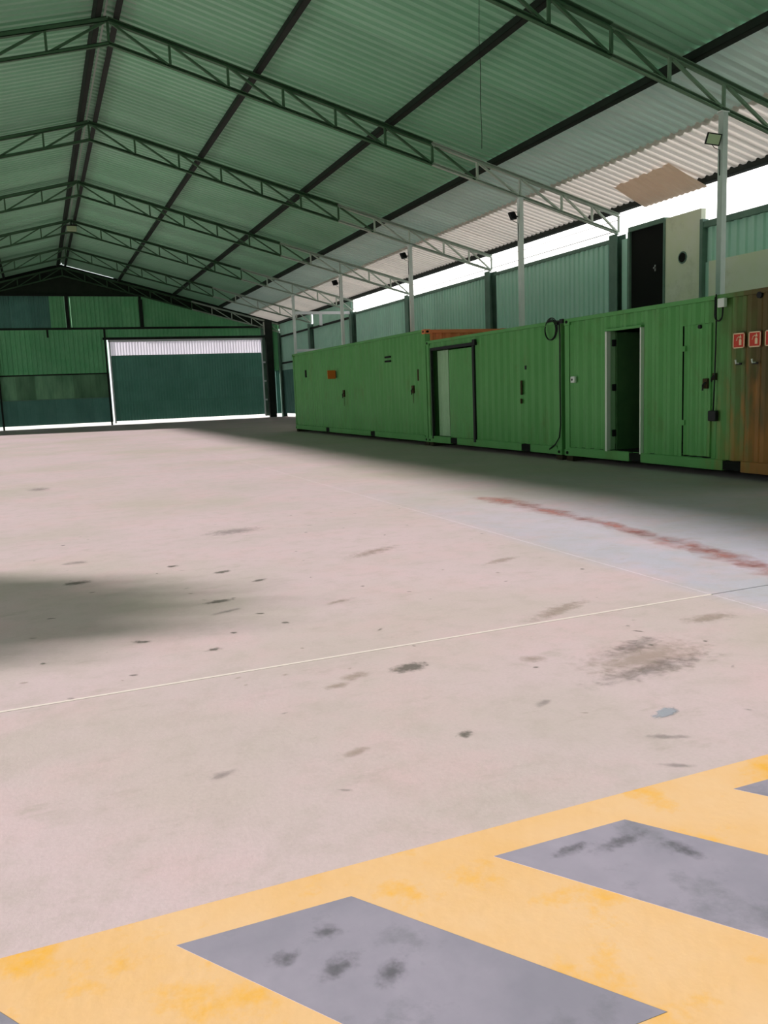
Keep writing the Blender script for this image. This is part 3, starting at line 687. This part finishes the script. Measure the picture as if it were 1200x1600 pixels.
MB().box(XC+.05, XC+1.9, 11.0, 13.4, .262, .27).build('interior_shade_sheet', MAT['void'], c3)  # black cover on the deck, painted shade of the interior
dl = leaf(c3, D4a+.002, D4b-.03, .29, 2.298, XC+.03, 'green_rust')
for z in (1.95, .80): MB().box(XC+.02, XC+.05, D4b-.06, D4b+.03, z-.04, z+.04).build('hinge', MAT['green'], dl)
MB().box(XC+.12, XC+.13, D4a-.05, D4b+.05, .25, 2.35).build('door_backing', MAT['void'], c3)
lockset(c3, 9.98, 1.40, .8, False); lockset(c3, 9.80, 1.50, .55, False)
MB().cyl((XC-.005, 10.12, 2.26), (XC+.03, 10.12, 2.26), .03, 12).build('plug', MAT['black'], c3)
MB().cyl((XC-.01, 8.98, 2.60), (XC+.03, 8.98, 2.60), .045, 12).build('plug', MAT['black'], c3)

# ------------------------------------------------------------------ small fittings on the containers
def arc(cy_, cz_, r, a0, a1, n=16, x=XC-.03):
    return [(x, cy_+r*math.cos(a0+(a1-a0)*k/n), cz_+r*math.sin(a0+(a1-a0)*k/n)) for k in range(n+1)]
ck = empty('cable_coil', (XC-.03, 14.01, 2.36)); prop(ck, 'black cable coil hanging on the middle container, its tail running down the seam', 'cable')
for q in range(3): MB().tube(arc(14.05, 2.54-.01*q, .21-.012*q, .4+.3*q, 2*math.pi+.3, 28, XC-.03-.012*q), .010, 6).build('coil_loop', MAT['black'], ck, smooth=True)
MB().tube([(XC-.03, 14.2, 2.68), (XC-.035, 13.95, 2.69), (XC-.03, 13.78, 2.66), (XC-.03, 13.76, 2.4), (XC-.028, 13.77, 1.5), (XC-.03, 13.76, .7), (XC-.03, 13.80, .45), (XC-.03, 13.95, .3), (XC-.03, 14.15, .2)], .014, 6).build('cable_tail', MAT['black'], ck, smooth=True)
MB().box(XC-.04, XC+.0, 13.66, 13.76, 2.62, 2.70).build('cable_clip', MAT['black'], ck)
so = empty('wall_socket', (XC, 13.33, 1.50)); prop(so, 'small white socket box on the nearest container by the seam', 'socket')
MB().box(XC-.05, XC+.0, 13.27, 13.40, 1.49, 1.61).build('socket_body', MAT['white'], so, bevel=.012)
MB().cyl((XC-.053, 13.345, 1.55), (XC-.045, 13.345, 1.55), .022, 12).build('socket_hole', MAT['black'], so)
wb = empty('white_box', (XC, 9.63, 2.48)); prop(wb, 'white junction box high on the rust stained container end', 'box')
MB().box(XC-.06, XC+.0, 9.57, 9.70, 2.50, 2.63).build('box_body', MAT['white'], wb, bevel=.008)
MB().tube([(XC-.03, 9.62, 2.50)]+[(XC-.035, 9.695+.075*math.cos(a), 2.40+.09*math.sin(a)) for a in [math.pi+math.pi*(-1)*0+math.pi*k/10 for k in range(11)]]+[(XC-.03, 9.77, 2.66)], .012, 6).build('looped_lead', MAT['black'], wb, smooth=True)
jb = empty('junction_box', (XC, 9.77, .84)); prop(jb, 'black box at the lower end of the cable on the nearest container', 'junction box')
MB().box(XC-.07, XC+.0, 9.69, 9.85, .84, 1.00).build('box_body', MAT['black'], jb, bevel=.015)
MB().tube([(XC-.03, 9.775, 1.0), (XC-.025, 9.765, 1.4), (XC-.028, 9.75, 1.9), (XC-.025, 9.75, 2.3), (XC-.03, 9.755, 2.70)], .011, 6).build('cable', MAT['black'], jb, smooth=True)
# fire extinguisher signs
SLAB = ['leftmost red extinguisher sign on the rust stained container', 'second red extinguisher sign from the left on the container', 'red extinguisher sign cut by the right edge of the picture']
for k, yc in enumerate((9.325, 9.035, 8.745)):
    s = empty('fire_sign', (XC, yc, 1.89)); prop(s, SLAB[k], 'sign', 'red extinguisher signs')
    x = XC-.012; zc_ = 2.0; h = .108
    MB().box(x, x+.012, yc-h, yc+h, zc_-h, zc_+h).build('plate', MAT['red'], s)
    fr = MB()
    for a in ((yc-h, yc+h, zc_+h-.016, zc_+h), (yc-h, yc+h, zc_-h, zc_-h+.016), (yc-h, yc-h+.016, zc_-h, zc_+h), (yc+h-.016, yc+h, zc_-h, zc_+h)): fr.box(x-.003, x, *a)
    fr.build('border', MAT['signwhite'], s)
    # pictogram seen from -X: image left is +Y
    MB().poly([(yc-.052, zc_-.065), (yc-.008, zc_-.065), (yc-.008, zc_+.005), (yc-.02, zc_+.022), (yc-.04, zc_+.022), (yc-.052, zc_+.005)], 0, x-.004, x-.0005).build('extinguisher_symbol', MAT['signwhite'], s)
    MB().tube([(x-.002, yc-.03, zc_+.03), (x-.002, yc-.01, zc_+.055), (x-.002, yc+.025, zc_+.04), (x-.002, yc+.04, zc_+.0)], .007, 6).build('hose_symbol', MAT['signwhite'], s)
    MB().poly([(yc-.02, zc_+.05), (yc-.03, zc_+.085), (yc-.045, zc_+.06), (yc-.05, zc_+.03)], 0, x-.004, x-.0005).build('flame_symbol', MAT['signwhite'], s)
for k, yc in enumerate((9.32, 9.02)):
    hk = empty('extinguisher_hook', (XC, yc, 1.66)); prop(hk, ['small wall hook below the leftmost red sign', 'small wall hook below the second red sign from the left'][k], 'hook', 'hooks below the red signs')
    MB().box(XC-.01, XC+.0, yc-.05, yc+.05, 1.655, 1.685).build('hook_plate', MAT['black'], hk)
    MB().tube([(XC-.01, yc, 1.68), (XC-.06, yc, 1.68), (XC-.07, yc, 1.73)], .013, 8).build('hook_arm', MAT['white'], hk)
fs = empty('flag_sign', (XC, 26.93, 1.93)); prop(fs, 'small orange square sign sticking out from the long container', 'sign')
MB().box(XC-.30, XC-.02, 26.92, 26.94, 1.93, 2.21).build('plate', MAT['signorange'], fs)
MB().box(XC-.02, XC+.0, 26.90, 26.96, 1.95, 2.19).build('bracket', MAT['black'], fs)
